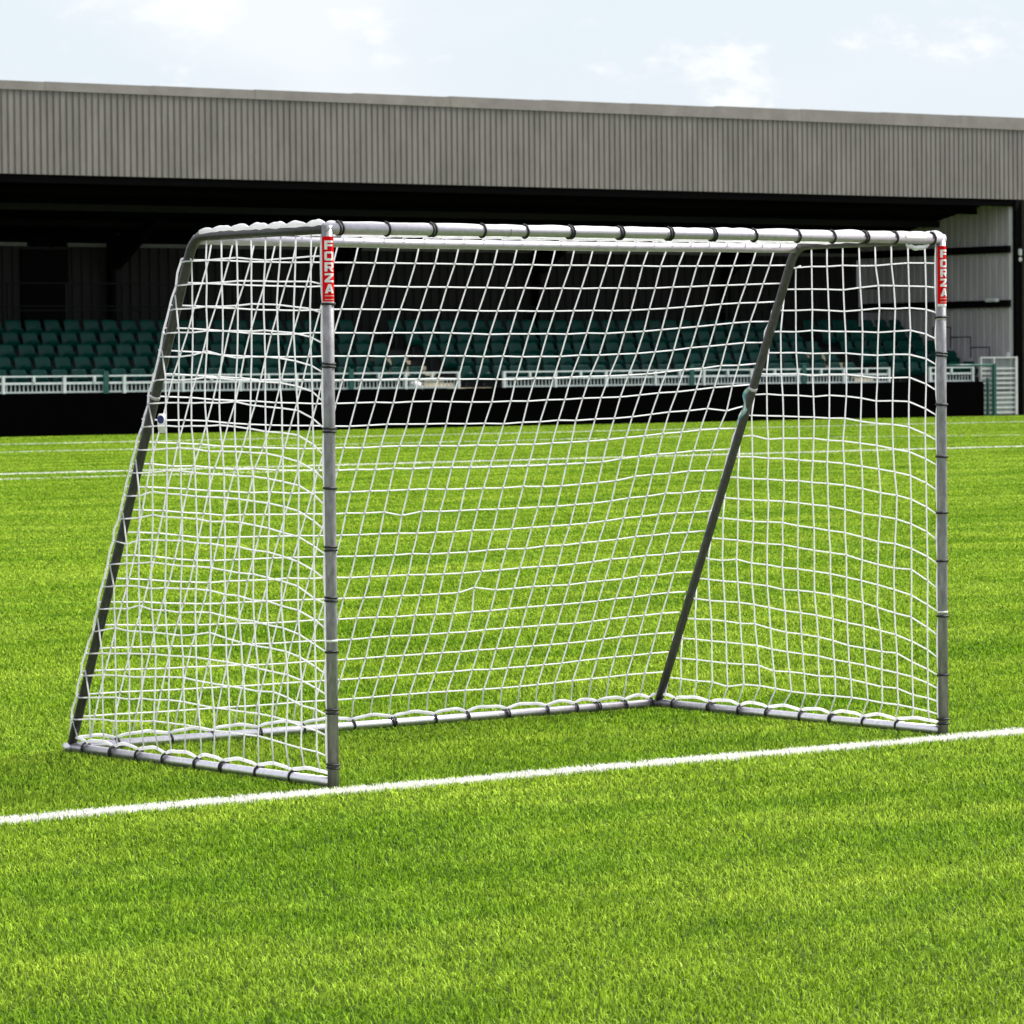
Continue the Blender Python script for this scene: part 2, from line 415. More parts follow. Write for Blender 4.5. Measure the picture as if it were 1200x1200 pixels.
for i,t in enumerate(BT): tie(backbase,(GW*t,DB,BZ+.002),(1,0,0),RB+.002,i%3==0)
LT=[0.063,0.1772,0.28,0.386,0.508,0.6078,0.7372,0.8603]; RT=[0.065,0.1988,0.3083,0.4095,0.527,0.6332,0.7435,0.8545]
for x,par,ts in ((0,sidebase[0],LT),(GW,sidebase[1],RT)):
    for i,t in enumerate(ts): tie(par,(x,DB*(1-t),BZ+.002),(0,1,0),RB+.002,i%4==1)

# --- red post sleeves with the lettering
def cyl_patch(m, cxy, r, ca, a0, a1, z0, z1, n=24):
    for k in range(n):
        b0=a0+(a1-a0)*k/n; b1=a0+(a1-a0)*(k+1)/n
        pt=lambda a,z:(cxy[0]+r*math.sin(ca+a), cxy[1]-r*math.cos(ca+a), z)
        m.add([pt(b0,z0),pt(b1,z0),pt(b1,z1),pt(b0,z1)],[(0,1,2,3)])
def glyph_quads(ch):
    t=.26
    H=lambda y0,y1,x0=0.,x1=1.:[(x0,y0),(x1,y0),(x1,y1),(x0,y1)]
    if ch=='F': return [H(0,1,0,t+.04),H(1-.25,1,t+.04,1),H(.36,.59,t+.04,.88)]
    if ch=='O': return [H(.06,.94,0,t),H(.06,.94,1-t,1),H(0,.24,t*.55,1-t*.55),H(.76,1,t*.55,1-t*.55)]
    if ch=='R': return [H(0,1,0,t+.03),H(.77,1,t+.03,.93),H(.34,.56,t+.03,.90),H(.44,.92,.72,1),[(.40,.36),(.70,.36),(1.02,0),(.70,0)]]
    if ch=='Z': return [H(.77,1),H(0,.24),[(.0,.22),(.40,.22),(1.,.79),(.60,.79)]]
    if ch=='A': return [[(0,0),(.30,0),(.62,1),(.36,1)],[(.70,0),(1.,0),(.64,1),(.38,1)],H(.18,.38,.25,.75)]
def lettering(par, cxy, ca, word='FORZA'):
    m=MB(); r=RP+.0019; z=1.957; lh=.0325; pitch=.0390; aw=1.62
    for ch in word:
        for q_ in glyph_quads(ch):
            N=8; K=6
            (ax,ay),(bx,by),(cx_,cy_),(dx,dy)=q_
            def P_(u,v):
                X=(ax+(bx-ax)*u)*(1-v)+(dx+(cx_-dx)*u)*v; Y=(ay+(by-ay)*u)*(1-v)+(dy+(cy_-dy)*u)*v
                a=ca+(X-.5)*aw; return (cxy[0]+r*math.sin(a),cxy[1]-r*math.cos(a),z-lh+Y*lh)
            for k in range(N):
                for l in range(K):
                    m.add([P_(k/N,l/K),P_((k+1)/N,l/K),P_((k+1)/N,(l+1)/K),P_(k/N,(l+1)/K)],[(0,1,2,3)])
        z-=pitch
    return m.build('lettering',M['white'],par)
for x,ca,par in ((0,-.33,posts[0]),(GW,-.03,posts[1])):
    z0,z1=1.728,1.972
    m=MB(); cyl_patch(m,(x,0),RP+.0010,ca,-1.42,1.42,z0+.010,z1); sl_=m.build('sleeve',M['red'],par,True)
    m=MB(); cyl_patch(m,(x,0),RP+.0010,ca,-1.42,1.42,z0,z0+.010); m.build('sleeve_edge',M['white'],par,True)
    lettering(sl_,(x,0),ca)
    m=MB()
    for za,zb in ((1.757,1.7615),(1.744,1.748)): cyl_patch(m,(x,0),RP+.0019,ca,-.82,.95,za,zb,14)
    m.build('stripe',M['pink'],sl_)
# maker's label on the crossbar (tiny illegible grey print)
def bar_patch(m,x0,x1,a0,a1,r,n=8):
    for k in range(n):
        b0=a0+(a1-a0)*k/n; b1=a0+(a1-a0)*(k+1)/n
        pt=lambda x,a:(x,-r*math.cos(a),HZ+.002+r*math.sin(a))
        m.add([pt(x0,b0),pt(x1,b0),pt(x1,b1),pt(x0,b1)],[(0,1,2,3)])
m=MB(); bar_patch(m,GW*.931,GW*.968,-.10,.98,RP+.0014); lab=m.build('label',M['white'],crossbar,True)
m=MB()
xs=GW*.936
while xs<GW*.962:
    w_=random.uniform(.004,.011); bar_patch(m,xs,xs+w_,.40,.52,RP+.0020,2); xs+=w_+.003
m.build('print',M['greyprint'],lab)

# --- the net: one knotted mesh with a border rope
net=MB(); RN=.0031
def sm(t): t=min(max(t,0),1); return t*t*(3-2*t)
class SmoothN:
    def __init__(s,seed): s.r=random.Random(seed); s.t=[[s.r.uniform(-1,1) for _ in range(64)] for _ in range(64)]
    def __call__(s,x,y):
        xi,yi=math.floor(x),math.floor(y); u,v=sm(x-xi),sm(y-yi); g=lambda a,b:s.t[a%64][b%64]
        return (g(xi,yi)*(1-u)+g(xi+1,yi)*u)*(1-v)+(g(xi,yi+1)*(1-u)+g(xi+1,yi+1)*u)*v
n1,n2,n3=SmoothN(1),SmoothN(2),SmoothN(3)
jit=lambda a:random.gauss(0,a)
def arc_h(t,ties):
    e=[0.]+sorted(ties)+[1.]
    for a,b in zip(e[:-1],e[1:]):
        if a<=t<=b:
            u=(t-a)/(b-a) if b>a else 0
            return (max(0,math.sin(PI*u)))**.55
    return 0.
def rope_z(t,ties): return BZ+RB+.003+.019*arc_h(t,ties)
# back panel
NC,NR=31,22
back=[[None]*(NR+1) for _ in range(NC+1)]
for i in range(NC+1):
    u=i/NC
    for j in range(NR+1):
        v=j/NR
        x=GW*u; y=DT+(DB-DT)*v+.024; z=HZ+(BZ+.03-HZ)*v
        edge=sm((u-.72)/.28)
        z+= .045*edge*sm(v/.2)*(1-.6*v) + .03*sm((.18-u)/.18)*math.sin(PI*v)
        z+= -.018*math.sin(PI*u)*math.sin(PI*v)
        y+= (.030*math.sin(PI*u)*math.sin(PI*v) + .02*n1(u*5,v*5))
        k=math.sin(PI*v)**.5 if 0<v<1 else 0
        x+= k*(.012*n2(u*7,v*6)+jit(.0022)); z+= k*(.007*n3(u*7,v*6)+jit(.0016))
        if 0<i<NC and 0<j<NR and random.random()<.007: z+=random.choice((-1,1))*.014; x+=jit(.012)
        if j==0: z=HZ-.012+RS*.2; y=DT+RS+.006
        if j==NR: z=rope_z(u,BT); y=DB+.004
        if i==0: x=-.004
        if i==NC: x=GW+.004
        back[i][j]=Vector((x,y,z))
def strand(pts,r=RN):
    if len(pts)>1: net.tube(pts,r,5)
for i in range(1,NC): strand(back[i])
for j in range(1,NR): strand([back[i][j] for i in range(NC+1)])
for i in range(1,NC):
    for j in range(1,NR): net.knot(back[i][j],.0050)
# side panels
def stay_y(z): return DT+(DB-DT)*(HZ-z)/(HZ-BZ)
def side_pt(x,sgn,y,z,seed):
    ys=stay_y(z); s=1-min(1,y/ys); h=HZ-z
    if sgn>0: dz=-.145*s**1.9*sm(h/1.6)*min(1,z/.42)
    else: dz=-.060*s**3*sm(h/.8)*min(1,z/.6)+.032*math.sin(PI*s)*h/2
    dz+=.035*sm((.16-(1-s))/.16)*sm(h/.6)*min(1,z/.5)*(-1)
    dy=.055*s*(1-s)*2*max(0,1-z/.6)*-1
    e=s*(1-s)*4
    ox=sgn*(.004+.020*n1(y*3+seed,z*3)*e+.012*e)
    return Vector((x+ox, y+dy+.010*n2(y*5+seed,z*5)*e+jit(.0018)*min(1,e*3), z+dz+.010*n3(y*5,z*5+seed)*e+jit(.0018)*min(1,e*3)))
for x,sgn,ties,seed in ((0,-1,LT,3.3),(GW,1,RT,9.1)):
    PY=.0985; zs=[HZ-.004-(j)*.0892 for j in range(0,22)]
    cols=[k*PY for k in range(1,19)]
    grid={}
    ptie=(.8655,.7555,.639,.5348,.426,.3352,.24,.1323,.0338) if x==0 else (.8417,.7678,.6658,.5605,.4463,.3485,.2368,.117,.0198)
    def post_rope(z):
        a=arc_h(min(1,max(0,z/HZ)),[1-0]*0+sorted(ptie)); return RP+.003+.012*a
    zs=[z for z in zs if z>.085]
    for j,z in enumerate(zs):
        if j==0: continue
        ys=stay_y(z); row=[]
        p0=side_pt(x,sgn,0.0,z,seed); p0.x=x+sgn*.004; p0.y=post_rope(p0.z); row.append(p0)
        for k,y in enumerate(cols):
            if y<ys-.03:
                p=side_pt(x,sgn,y,z,seed)
                if random.random()<.03: p.z+=random.choice((-1,1))*.012
                grid[(k,j)]=p; row.append(p)
        # strand passes over the outer face of the stay and hooks the border rope behind it
        off=random.uniform(.002,.022)
        row.append(Vector((x+sgn*(RS+.002),ys-.012,z+.004*sgn*0)))
        row.append(Vector((x+sgn*(RS+.003),ys+.010,z+jit(.004))))
        row.append(Vector((x+sgn*(RS*.5),ys+RS+.006+off,z+jit(.005))))
        strand(row)
        grid[('e',j)]=row[-1]
    for k,y in enumerate(cols):
        pts=[]
        if y<DT-.03: pts.append(Vector((x+sgn*.002,y,HZ+RS+.002)))
        else:
            zt=HZ-(y-DT)/(DB-DT)*(HZ-BZ)
            if y<DT+.06: zt-=.075; y-=.012
            pts.append(Vector((x+sgn*(RS+.002),y,max(zt,.07))))
        pts+=[grid[(k,j)] for j in range(1,len(zs)) if (k,j) in grid]
        t=1-y/DB
        yb=y-.035*max(0,t-.5)
        pts.append(Vector((x,yb,rope_z(t,ties)))); strand(pts)
    for kk,p in grid.items():
        if kk[0]!='e': net.knot(p,.0048)
    # border ropes: along the post, round the stay, along the base and the top
    rp=[]
    for i in range(140):
        z=.05+(HZ-.05)*i/139; rp.append(Vector((x+sgn*.004,post_rope(z),z)))
    net.tube(rp,.0050,6)
    rp=[Vector((x+sgn*.006,DT-.07,HZ+RS+.003)),Vector((x+sgn*.006,DT-.030,HZ+.008)),Vector((x+sgn*.006,DT+.000,HZ-.024)),Vector((x+sgn*.006,DT+.024,HZ-.075))]
    es=[grid[('e',j)] for j in range(1,len(zs))]
    for a,b in zip(es[:-1],es[1:]):
        mid=(a+b)/2; mid.y-=.004; mid.x+=sgn*random.uniform(.0,.012); rp+= [a,mid]
    rp+=[es[-1],Vector((x,DB+.01,BZ+.04))]
    net.tube(rp,.0040,6)
    rp=[]
    for i in range(150):
        t=i/149; rp.append(Vector((x+.003*math.sin(t*40),DB*(1-t)+.02*t,rope_z(t,ties)+.0015*math.sin(t*97))))
    net.tube(rp,.0066,6)
    rp=[];rr=[]
    for i in range(120):
        t=i/119; b_=abs(math.sin(t*PI*6.5+.4))**.7
        rp.append(Vector((x+sgn*.010,.01+(DT-.075)*t,HZ+RS-.001+.006*b_+.003*n1(t*30,seed)-.012*max(0,t-.9)/.1))); rr.append(.0068+.0056*b_+.002*n2(t*23,seed))
    net.tube(rp,rr,7)
    rp=[r_+Vector((sgn*-.012,.004,-.006)) for r_ in rp]; net.tube(rp,.0055,6)
rp=[]
for i in range(300):
    t=i/299; rp.append(Vector((GW*t,DB+.004*math.sin(t*60),rope_z(t,BT)+.0015*math.sin(t*171))))
net.tube(rp,.0068,6)
# rope bunched along the crossbar
rp=[];rr=[]
e=[0.]+CT+[1.]
for i in range(420):
    t=i/419; k=arc_h(t,CT); b_=k*(.35+.65*abs(n2(t*26,.3)))*(1.25 if t>.6 else .75)
    rp.append(Vector((GW*t,.006+.003*n1(t*50,4),HZ+RP+.000+.005*b_))); rr.append(.0036+.0036*b_)
net.tube(rp,rr,7)
# roof panel
for i in range(1,NC):
    pts=[Vector((GW*i/NC,.004,HZ+RP))]
    for k in range(1,9): pts.append(Vector((GW*i/NC+jit(.003),DT*k/9,HZ+.012-.012*math.sin(PI*k/9)+jit(.003))))
    pts.append(Vector((GW*i/NC,DT+.004,HZ+RS-.012))); strand(pts)
for k in range(1,9):
    strand([Vector((GW*i/(NC),DT*k/9+jit(.003),HZ+.012-.012*math.sin(PI*k/9)*min(1,i/2,(NC-i)/2)+jit(.003))) for i in range(NC+1)])
# bunched end of rope under the right end of the crossbar
rp=[];rr=[]
for i in range(40):
    t=i/39; rp.append(Vector((GW-.07-.14*t*.9+.10*(1-t)*0,-.006,HZ-RP-.006-.010*math.sin(PI*t)+.004*n1(t*9,2)))); rr.append(.004+.006*math.sin(PI*t)**.6)
net.tube(rp,rr,6)
netob=net.build('net',M['net'],goal,True)

# swing tag on the near stay, ribbon tag on the far stay
def tag_sheet(name, c, wdir, w, h, m, par, curl=.01, taper=0.3):
    c=Vector(c); wd=Vector(wdir).normalized(); nd=wd.cross(Vector((0,0,1))).normalized(); b=MB(); N=8
    for s_ in (0,1):
        pass
    vs=[];fs=[]
    for i in range(N+1):
        t=i/N; ww=w*(1-taper*abs(2*t-1)**3); off=nd*curl*math.sin(t*4.2)
        for th in (0,.0012):
            p=c+Vector((0,0,-h*t))+off+nd*th
            vs+= [p-wd*ww/2, p+wd*ww/2]
    for i in range(N):
        o=i*4; fs+=[(o,o+1,o+5,o+4),(o+2,o+6,o+7,o+3),(o,o+4,o+6,o+2),(o+1,o+3,o+7,o+5)]
    fs+=[(0,2,3,1),(N*4,N*4+1,N*4+3,N*4+2)]
    b.add(vs,fs); return b.build(name,m,par,True)
camdir=Vector((cx,cy,0)).normalized()
wd=Vector((Rv.x,Rv.y,0))
tp=stay_pt(0,.335)+wd*.030-Vector((0,0,0)); tp.y-=.02
tg=tag_sheet('swing_tag',tp,wd,.034,.074,M['white'],stays[0]); tg['label']='white tag with a navy disc'
m=MB(); cc=tp+Vector((0,0,-.022))-wd*.004; nd=wd.cross(Vector((0,0,1))).normalized()
fr=Vector((-Fv.x,-Fv.y,0)).normalized()
ring=[cc+fr*.012+wd*math.cos(a*2*PI/18)*.0125+Vector((0,0,1))*math.sin(a*2*PI/18)*.016 for a in range(18)]
ring2=[p-fr*.004 for p in ring]
m.add(ring+ring2,[tuple(range(18))]+[(i,i+18,(i+1)%18+18,(i+1)%18) for i in range(18)]); m.build('navy_disc',M['navy'],tg)
tp=stay_pt(GW,.30)-wd*.030; tp.y-=.015
rb=MB(); pts=[]; N=22; vs=[];fs=[]
for i in range(N+1):
    t=i/N; p=stay_pt(GW,.30+.085*t)-wd*(.026+.008*math.sin(t*9)+.006*t)+Vector((0,-.02+.008*math.sin(t*7),0))
    w_=(.016+.008*math.sin(t*11+1))*(1-.85*t**3)
    vs+=[p-wd*w_/2,p+wd*w_/2,p+wd*w_/2+Vector((0,.0012,0)),p-wd*w_/2+Vector((0,.0012,0))]
for i in range(N):
    o=i*4
    for a in range(4): fs.append((o+a,o+(a+1)%4,o+4+(a+1)%4,o+4+a))
fs+=[(3,2,1,0),(N*4,N*4+1,N*4+2,N*4+3)]
rb.add(vs,fs); o=rb.build('ribbon',M['teal'],stays[1],True); o['label']='crumpled teal and white ribbon'

# ------------------------------------------------------------------ grandstand
XL,XE=14.0,74.13          # left end (outside the picture), right end wall
XR=96.0                   # the roof front runs on to the right
YF=71.9; YB=78.6
stand=thing('grandstand',(44,YF,0),'long covered grandstand with a grey ribbed roof front and dark interior behind the pitch','grandstand')
def corrug(name,axis,u0,u1,c,z0,z1,pitch,depth,m,par,sgn,zrows=None,th=.01):
    """trapezoidal sheet standing upright: ribs along z, thickness th; sgn is the outward side"""
    b=MB(); prof=[(0,0),(.20,0),(.30,1),(.90,1),(1.0,0)]
    n=int(round((u1-u0)/pitch)); us=[]
    for i in range(n):
        for a,d in prof[:-1]: us.append((u0+(i+a)*pitch,d))
    us.append((u0+n*pitch,0))
    vs=[]
    for u,d in us:
        for zz in (z0,z1):
            for t in (0,th):
                w=c+sgn*(d*depth-t)
                vs.append((u,w,zz) if axis=='x' else (w,u,zz))
    fs=[]
    for i in range(len(us)-1):
        o=i*4; fs+=[(o,o+4,o+6,o+2),(o+1,o+3,o+7,o+5),(o,o+1,o+5,o+4),(o+2,o+6,o+7,o+3)]
    b.add(vs,fs); return b.build(name,m,par)
def bx(name,m,par,*a,bevel=0.): b=MB(); b.box(*a); return b.build(name,m,par,bevel=bevel)
corrug('roof_fascia','x',XL,XR,YF,6.30,8.33,.182,.030,M['fascia'],stand,-1)
# flashing in overlapping lengths
b=MB(); x=XL; k=0
while x<XR:
    x2=min(x+3.05,XR); dz=random.uniform(-.010,.010)-.055+(x-40)*.0045
    b.box(x,YF-.054-.003*(k%2),8.325,x2+.05*(k%2),YF+.35,8.595+dz); x=x2; k+=1
b.build('roof_flashing',M['trim'],stand)
b=MB(); b.add([(XL,YF+.02,8.30),(XR,YF+.02,8.30),(XR,YB+1,5.65),(XL,YB+1,5.65),(XL,YF+.02,8.2),(XR,YF+.02,8.2),(XR,YB+1,5.55),(XL,YB+1,5.55)],
  [(0,1,2,3),(7,6,5,4),(0,4,5,1),(1,5,6,2),(2,6,7,3),(3,7,4,0)]); b.build('roof',M['roof'],stand)
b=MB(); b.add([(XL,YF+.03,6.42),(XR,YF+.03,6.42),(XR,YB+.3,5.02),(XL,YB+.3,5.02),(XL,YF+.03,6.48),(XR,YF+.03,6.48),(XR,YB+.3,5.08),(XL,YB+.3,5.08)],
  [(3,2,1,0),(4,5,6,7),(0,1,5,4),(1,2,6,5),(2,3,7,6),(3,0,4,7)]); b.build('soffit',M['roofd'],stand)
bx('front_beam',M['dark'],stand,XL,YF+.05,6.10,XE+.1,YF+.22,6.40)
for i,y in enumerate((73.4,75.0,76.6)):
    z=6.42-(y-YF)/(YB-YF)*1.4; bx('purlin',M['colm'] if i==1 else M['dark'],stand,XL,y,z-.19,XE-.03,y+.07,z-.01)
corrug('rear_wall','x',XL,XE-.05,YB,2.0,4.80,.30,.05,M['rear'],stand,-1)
b=MB()
for a,c in ((XL,44.75),(46.0,XE-.05)): b.box(a,YB-.16,4.80,c,YB-.06,4.90)
b.build('eaves_strip',M['eave'],stand)
bx('eaves_closure',M['roofd'],stand,XL,YB+.02,4.7,XE,YB+.1,5.6)
bx('rear_door',M['dark'],stand,44.6,YB-.14,2.0,46.0,YB-.075,4.72)
for x in (40.3,47.3,54.4,61.5,68.6):
    b=MB(); y=YB-.30
    b.box(x-.14,y-.13,2.3,x-.02,y+.13,5.2); b.build('column',M['dark'],stand)
    b=MB(); b.box(x-.018,y-.13,2.3,x+.16,y+.12,5.2); b.build('column_lighter_side',M['colm'],stand)  # lighter right face of the column put into a paler colour
    b=MB(); b.add([(x-.1,y-.14,4.2),(x+.1,y-.14,4.2),(x+.1,y-2.2,5.36),(x-.1,y-2.2,5.36),(x-.1,y-.14,5.04),(x+.1,y-.14,5.04),(x+.1,y-2.2,5.45),(x-.1,y-2.2,5.45)],
      [(0,1,2,3),(7,6,5,4),(0,4,5,1),(1,5,6,2),(2,6,7,3),(3,7,4,0)]); b.build('rafter',M['dark'],stand)
# right end wall: zinc sheets with two dark rails, dark corner column
ew=corrug('end_wall','y',YF+.10,YB+.1,XE+.04,0.0,6.42,.27,.065,M['endw'],stand,-1)
for z in (4.86,3.27): bx('wall_rail',M['dark'],ew,XE-.13,YF+.12,z-.11,XE-.008,YB-.2,z+.10)
bx('corner_column',M['dark'],stand,XE+.06,YF-.02,0,XE+.30,YF+.22,6.28)
bx('end_wall',M['dark'],stand,XL-.1,YF,0,XL-.01,YB+.1,6.4)  # unseen left end, added to keep side light out of the interior
bx('light_fitting',M['fit'],stand,XE+.13,YF-.12,4.66,XE+.23,YF-.025,4.86,bevel=.02)
bx('light_fitting',M['fit'],stand,XE+.13,YF-.12,4.48,XE+.24,YF-.025,4.62,bevel=.03)
bx('light_fitting',M['fit'],stand,XE-.30,YF+.45,3.32,XE-.14,YF+.95,3.42,bevel=.03)
bx('light_fitting',M['fit'],stand,XE-.14,YF+.12,1.66,XE-.02,YF+.26,1.84,bevel=.03)
# terrace
NROW=5; Y0=72.55; TD=.80; Z0=.80; TR=.305
AIS=((53.75,54.78),(69.12,69.86))
b=MB()
b.box(XL,72.10,0,XE-.02,Y0+.02,Z0)
for i in range(NROW):
    y=Y0+i*TD; b.box(XL,y+.022,0.0,XE-.02,(y+TD+.02) if i<NROW-1 else YB-.02,Z0+TR*i+.004*i+.002)
b.build('terrace',M['conc'],stand)
for a,c in AIS:
    b=MB()
    for i in range(NROW-1):
        y=Y0+(i+1)*TD; z=Z0+TR*(i+1)
        b.box(a+.03,y-.36,z-TR+.003,c-.03,y+.015,z-TR/2)          # half step
        if i<3:
            b.box(a+.02,y-.39,z-TR/2-.085,c-.02,y-.30,z-TR/2+.014)
            b.box(a+.02,y-.016,z-.085,c-.02-.25*(i>1),y+.09,z+.018)
    b.box(a-.05,72.11,Z0+.003,c+.35,72.24,Z0+.20)
    b.build('step_edging',M['nosing'],stand)
# rail in front of the rear wall
b=MB(); YR=76.95; zt=3.80; zb=Z0+TR*4
x=XL
xs=[43.3-1.72*k for k in range(0,17)][::-1]+[43.3+1.72*k for k in range(1,18)]
for i,x in enumerate(xs):
    if XL<x<XE-.6: b.box(x-.035,YR-.03,zb,x+.035,YR+.03,zt)
b.tube([(XL,YR,zt),(XE-.6,YR,zt)],.024,8)
for z in (3.21,3.10): b.tube([(XL,YR,z),(XE-.6,YR,z)],.020,8)
b.build('rear_railing',M['colm'],stand)
# stepped hand-rail against the end wall
b=MB()
hx=XE-.42
prev=None
for (ya,yb,z) in ((74.15,74.9,2.60),(73.30,74.15,2.30),(72.50,73.30,1.99)):
    b.tube([(hx,ya,z-.62),(hx,ya,z),(hx,yb,z)],.019,8); b.tube([(hx,yb,z),(hx,yb,z-.3)],.019,8)
b.build('hand_rail',M['colm'],stand)
reparent(stand)

# ------------------------------------------------------------------ seats
def seat_back_mesh():
    b=MB(); W_,H_,T=.46,.37,.022; NX,NZ=10,7; vs=[];fs=[]
    def prof(u,v):      # u -1..1, v 0..1
        w=W_/2*(1-.10*(1-v)); x=u*w
        top=H_*v; rc=.07
        if abs(u)>.7 and v>.8:
            k=(abs(u)-.7)/.3; top-= .055*k*k*(v-.8)/.2
        y=.055*(1-v)*0 + .10*v*.8 - .040*(1-u*u)*-1*.6
        y+= -.018*(1-abs(2*v-1))
        return x,y,top
    for s_ in (0,1):
        for i in range(NX+1):
            for j in range(NZ+1):
                x,y,z=prof(-1+2*i/NX,j/NZ); vs.append((x,y+s_*T,z))
    n=(NX+1)*(NZ+1); id_=lambda i,j,s_:s_*n+i*(NZ+1)+j
    for i in range(NX):
        for j in range(NZ):
            fs.append((id_(i,j,0),id_(i+1,j,0),id_(i+1,j+1,0),id_(i,j+1,0)))
            fs.append((id_(i,j,1),id_(i,j+1,1),id_(i+1,j+1,1),id_(i+1,j,1)))
    for i in range(NX):
        fs.append((id_(i,NZ,0),id_(i+1,NZ,0),id_(i+1,NZ,1),id_(i,NZ,1))); fs.append((id_(i,0,1),id_(i+1,0,1),id_(i+1,0,0),id_(i,0,0)))
    for j in range(NZ):
        fs.append((id_(0,j,1),id_(0,j,0),id_(0,j+1,0),id_(0,j+1,1))); fs.append((id_(NX,j,0),id_(NX,j,1),id_(NX,j+1,1),id_(NX,j+1,0)))
    b.add(vs,fs); return b
def seat_pan_mesh():
    b=MB(); N=8; vs=[];fs=[]; W_=.40
    # tipped-up pan: curved shell, hinge at the bottom back, top edge leaning forward
    for s_ in (0,1):
        for i in range(N+1):
            u=-1+2*i/N
            for j in range(6):
                v=j/5; hw=W_/2*(1-.30*v**3)
                x=u*hw; z=-.05+.235*v*(1-.22*u*u*v); y=-.050-.12*v-.045*(1-u*u)*math.sin(PI*v)
                vs.append((x,y-(.018*s_),z))
    n=(N+1)*6; id_=lambda i,j,s_:s_*n+i*6+j
    for i in range(N):
        for j in range(5):
            fs.append((id_(i,j,1),id_(i+1,j,1),id_(i+1,j+1,1),id_(i,j+1,1))); fs.append((id_(i,j,0),id_(i,j+1,0),id_(i+1,j+1,0),id_(i+1,j,0)))
        fs.append((id_(i,5,1),id_(i+1,5,1),id_(i+1,5,0),id_(i,5,0))); fs.append((id_(i,0,0),id_(i+1,0,0),id_(i+1,0,1),id_(i,0,1)))
    for j in range(5):
        fs.append((id_(0,j,0),id_(0,j,1),id_(0,j+1,1),id_(0,j+1,0))); fs.append((id_(N,j,1),id_(N,j,0),id_(N,j+1,0),id_(N,j+1,1)))
    b.add(vs,fs); return b
def seat_bracket_mesh():
    b=MB(); b.box(-.03,-.02,-.40,.03,.04,.02); b.box(-.20,-.05,-.03,.20,.03,.0); b.box(-.08,-.10,-.415,.08,.09,-.40); return b
proto=None
ROWN=('front','second','third','fourth','back')
SP=.573
def place_seat(x,i,blk):
    global proto
    y=73.18+TD*i; z=Z0+TR*i+.415+.012*i
    lab={'L':'green plastic tip-up seat in the %s row left of the left cream-edged stairway',
         'M':'green plastic tip-up seat in the %s row between the two stairways',
         'R':'green plastic tip-up seat in the %s row between right stairway and end wall'}[blk]%ROWN[i]
    grp={'L':'seats left of the stairways, %s row','M':'seats between the stairways, %s row','R':'seats by the end wall, %s row'}[blk]%ROWN[i]
    if proto is None:
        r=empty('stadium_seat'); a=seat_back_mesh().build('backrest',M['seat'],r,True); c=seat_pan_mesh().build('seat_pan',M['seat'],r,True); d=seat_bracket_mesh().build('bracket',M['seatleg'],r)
        proto=(r,(a,c,d)); root=r
    else:
        root=proto[0].copy(); COL.objects.link(root)
        for ch in proto[1]:
            k=ch.copy(); COL.objects.link(k); k.parent=root
    root.location=(x+random.uniform(-.01,.01),y,z); root.rotation_euler=(random.uniform(-.03,.03),0,random.uniform(-.03,.03))
    tag(root,lab,'seat',grp)
for i in range(NROW):
    lim=40.6+.47*i
    x=AIS[0][0]-.30
    while x>lim: place_seat(x,i,'L'); x-=SP
    x=AIS[0][1]+.30
    while x<AIS[1][0]-.25: place_seat(x,i,'M'); x+=SP
    x=AIS[1][1]+.30
    while x<XE-.50: place_seat(x,i,'R'); x+=SP

# ------------------------------------------------------------------ front barriers on the terrace edge
YBR=72.02
def barrier(x0,x1,label,greens,first_post=None,zt=1.425,zm=1.235,zb=1.03):
    r=thing('front_barrier',((x0+x1)/2,YBR,Z0),label,'barrier','white barriers along the front of the stand')
    b=MB(); b.box(x0,YBR-.025,zt-.038,x1,YBR+.025,zt); b.build('top_rail',M['rail'],r)
    b=MB(); b.box(x0,YBR-.022,zm-.028,x1,YBR+.022,zm+.028); b.build('middle_rail',M['rail'],r)
    b=MB(); b.box(x0,YBR-.022,zb-.03,x1,YBR+.022,zb+.012); b.build('bottom_rail',M['mesh'],r)
    b=MB(); x=x0+.1
    while x<x1-.05: b.box(x-.014,YBR-.008,zb+.013,x+.014,YBR+.008,zm-.029); x+=.118
    x=x0+.05
    b.build('picket_infill',M['mesh'],r)
    n=max(1,round((x1-x0)/.862)); st=(x1-x0)/n
    for k in range(n+1):
        x=x0+st*k
        b=MB()
        if k%2==0: b.box(x-.04,YBR-.036,Z0-.02,x+.04,YBR+.030,zt+.004)
        else: b.box(x-.035,YBR-.034,zm+.029,x+.030,YBR+.028,zt-.040)
        b.build('post',M['rail'],r)
    for gx in greens:
        b=MB(); b.box(gx-.07,YBR-.05,Z0-.02,gx+.07,YBR+.045,zt+.10); b.build('green_post',M['green'],r)
    reparent(r)
barrier(30.0,53.95,'white railed barrier in front of the seats left of the left stairway',(43.15,50.5))
barrier(55.45,69.25,'white railed barrier in front of the middle block of seats',(61.9,66.0))
barrier(70.85,72.55,'short white railed barrier in front of the seats by the end wall',())
# green rail and post at the right end
gr=thing('green_railing',(72,71.5,0),'dark green tubular railing at the right end of the black hoarding','railing')
b=MB(); b.tube([(70.6,71.5,1.47),(72.90,71.5,1.47)],.028,8); b.build('top_rail',M['green'],gr,True)
for x in (72.92,72.66):
    b=MB(); b.box(x-.045 if x>72.8 else x-.03,71.46,0,x+.045 if x>72.8 else x+.03,71.54,1.51 if x>72.8 else 1.1); b.build('post',M['green'],gr)
reparent(gr)
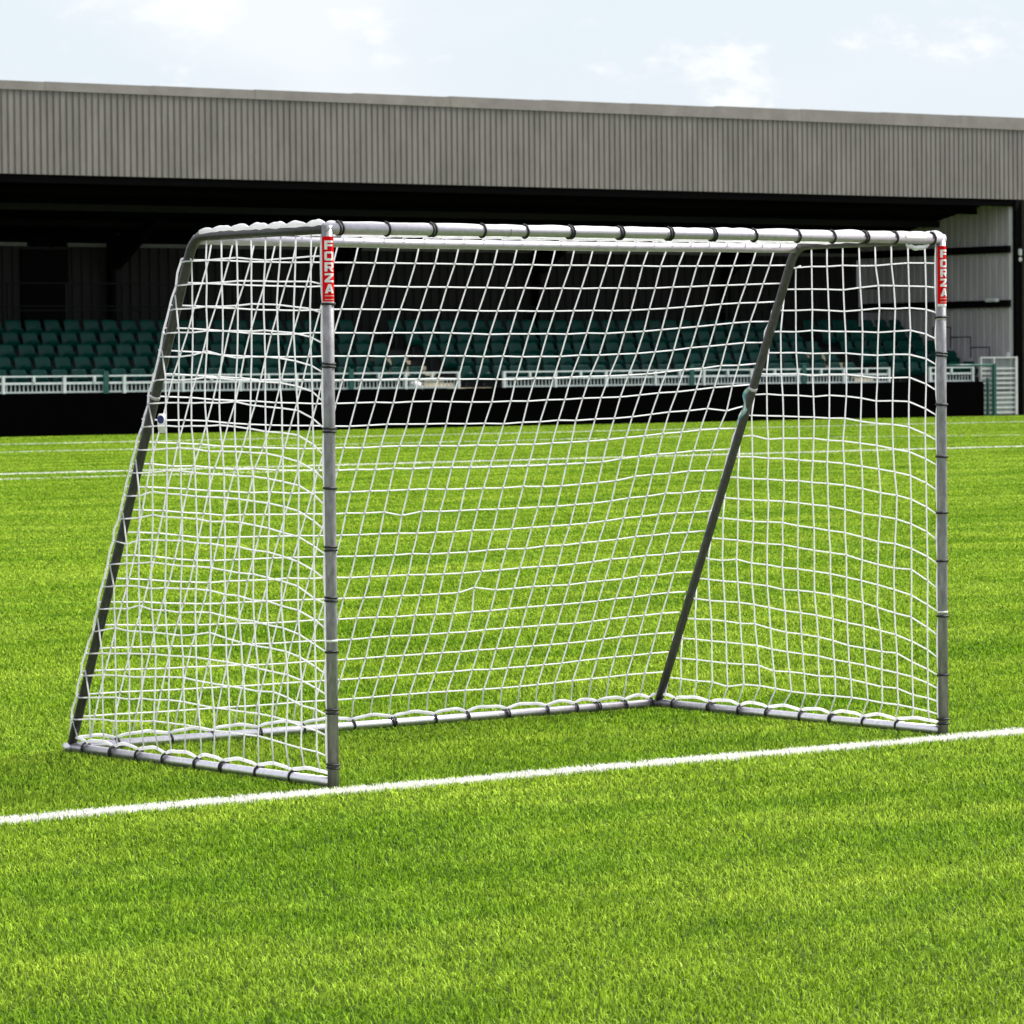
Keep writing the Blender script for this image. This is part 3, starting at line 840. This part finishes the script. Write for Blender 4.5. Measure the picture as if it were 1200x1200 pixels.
# pale slatted gate
gt=thing('gate',(73.2,71.62,0),'pale grey slatted steel gate beside the end wall','gate')
b=MB(); gx0,gx1,gy=72.46,73.92,71.62
for x,w_ in ((gx0,.05),(gx1-.06,.09),(72.98,.05)): b.box(x,gy-.04,.02,x+w_,gy+.04,1.71)
b.box(gx0+.05,gy-.035,1.665,gx1-.06,gy+.035,1.705)
b.build('gate_frame',M['gate'],gt)
b=MB(); z=.06
while z<1.45:
    b.box(gx0+.05,gy-.012,z,gx1-.061,gy+.012,z+.058); z+=.142
b.build('slats',M['gate'],gt)
b=MB(); x=gx0+.1
while x<gx1-.1:
    if abs(x-73.0)>.05: b.box(x-.007,gy+.014,.05,x+.007,gy+.03,1.66)
    x+=.075
b.build('wire_infill',M['mesh'],gt)
b=MB(); b.box(gx0+.02,gy+.06,.02,gx1-.1,gy+.075,.62); b.build('kick_panel',M['gate'],gt)
reparent(gt)
# black hoarding with rounded upper corner
b=MB(); bx0,bx1,by=20.0,72.32,70.4; r_=.11; T=.14
out=[(bx0,-.02),(bx1-.03,-.02)]+[(bx1,.03)]+[(bx1-r_+r_*math.cos(a*PI/16),1.0-r_+r_*math.sin(a*PI/16)) for a in range(9)]
k=60; tops=[]
for i in range(1,k):
    x=bx1-r_-(bx1-r_-bx0)*i/k; tops.append((x,1.0+.010*math.sin(x*1.3)+.006*math.sin(x*3.1)))
out+=tops+[(bx0,1.0)]
n=len(out); BY=lambda x: 69.45+.058*(x-39)
b.add([(x,BY(x)-T/2,z) for x,z in out]+[(x,BY(x)+T/2,z) for x,z in out],[tuple(range(n)),tuple(range(2*n-1,n-1,-1))]+[(i,i+n,(i+1)%n+n,(i+1)%n) for i in range(n)])
hb=b.build('hoarding',M['board']); tag(hb,'long plain black perimeter hoarding standing between the pitch and the stand','hoarding')
# wall at the far right
b=MB(); b.box(XE+.32,71.70,0,84,72.0,6.29); b.box(XE+.32,71.64,0,84,71.70,.35); w_=b.build('wall',M['wallb']); tag(w_,'olive brown wall beside the dark corner column at the right end of the stand','wall')
# white ball lying by the stairs, behind the barrier
bm=bmesh.new(); bmesh.ops.create_icosphere(bm,subdivisions=3,radius=.2); me=bpy.data.meshes.new('ball'); bm.to_mesh(me); bm.free()
for p in me.polygons: p.use_smooth=True
me.materials.append(M['ball']); bo=bpy.data.objects.new('ball',me); COL.objects.link(bo); bo.location=(52.75,72.28,Z0+.2)
tag(bo,'white ball lying behind the white barrier near the left stairway','ball')
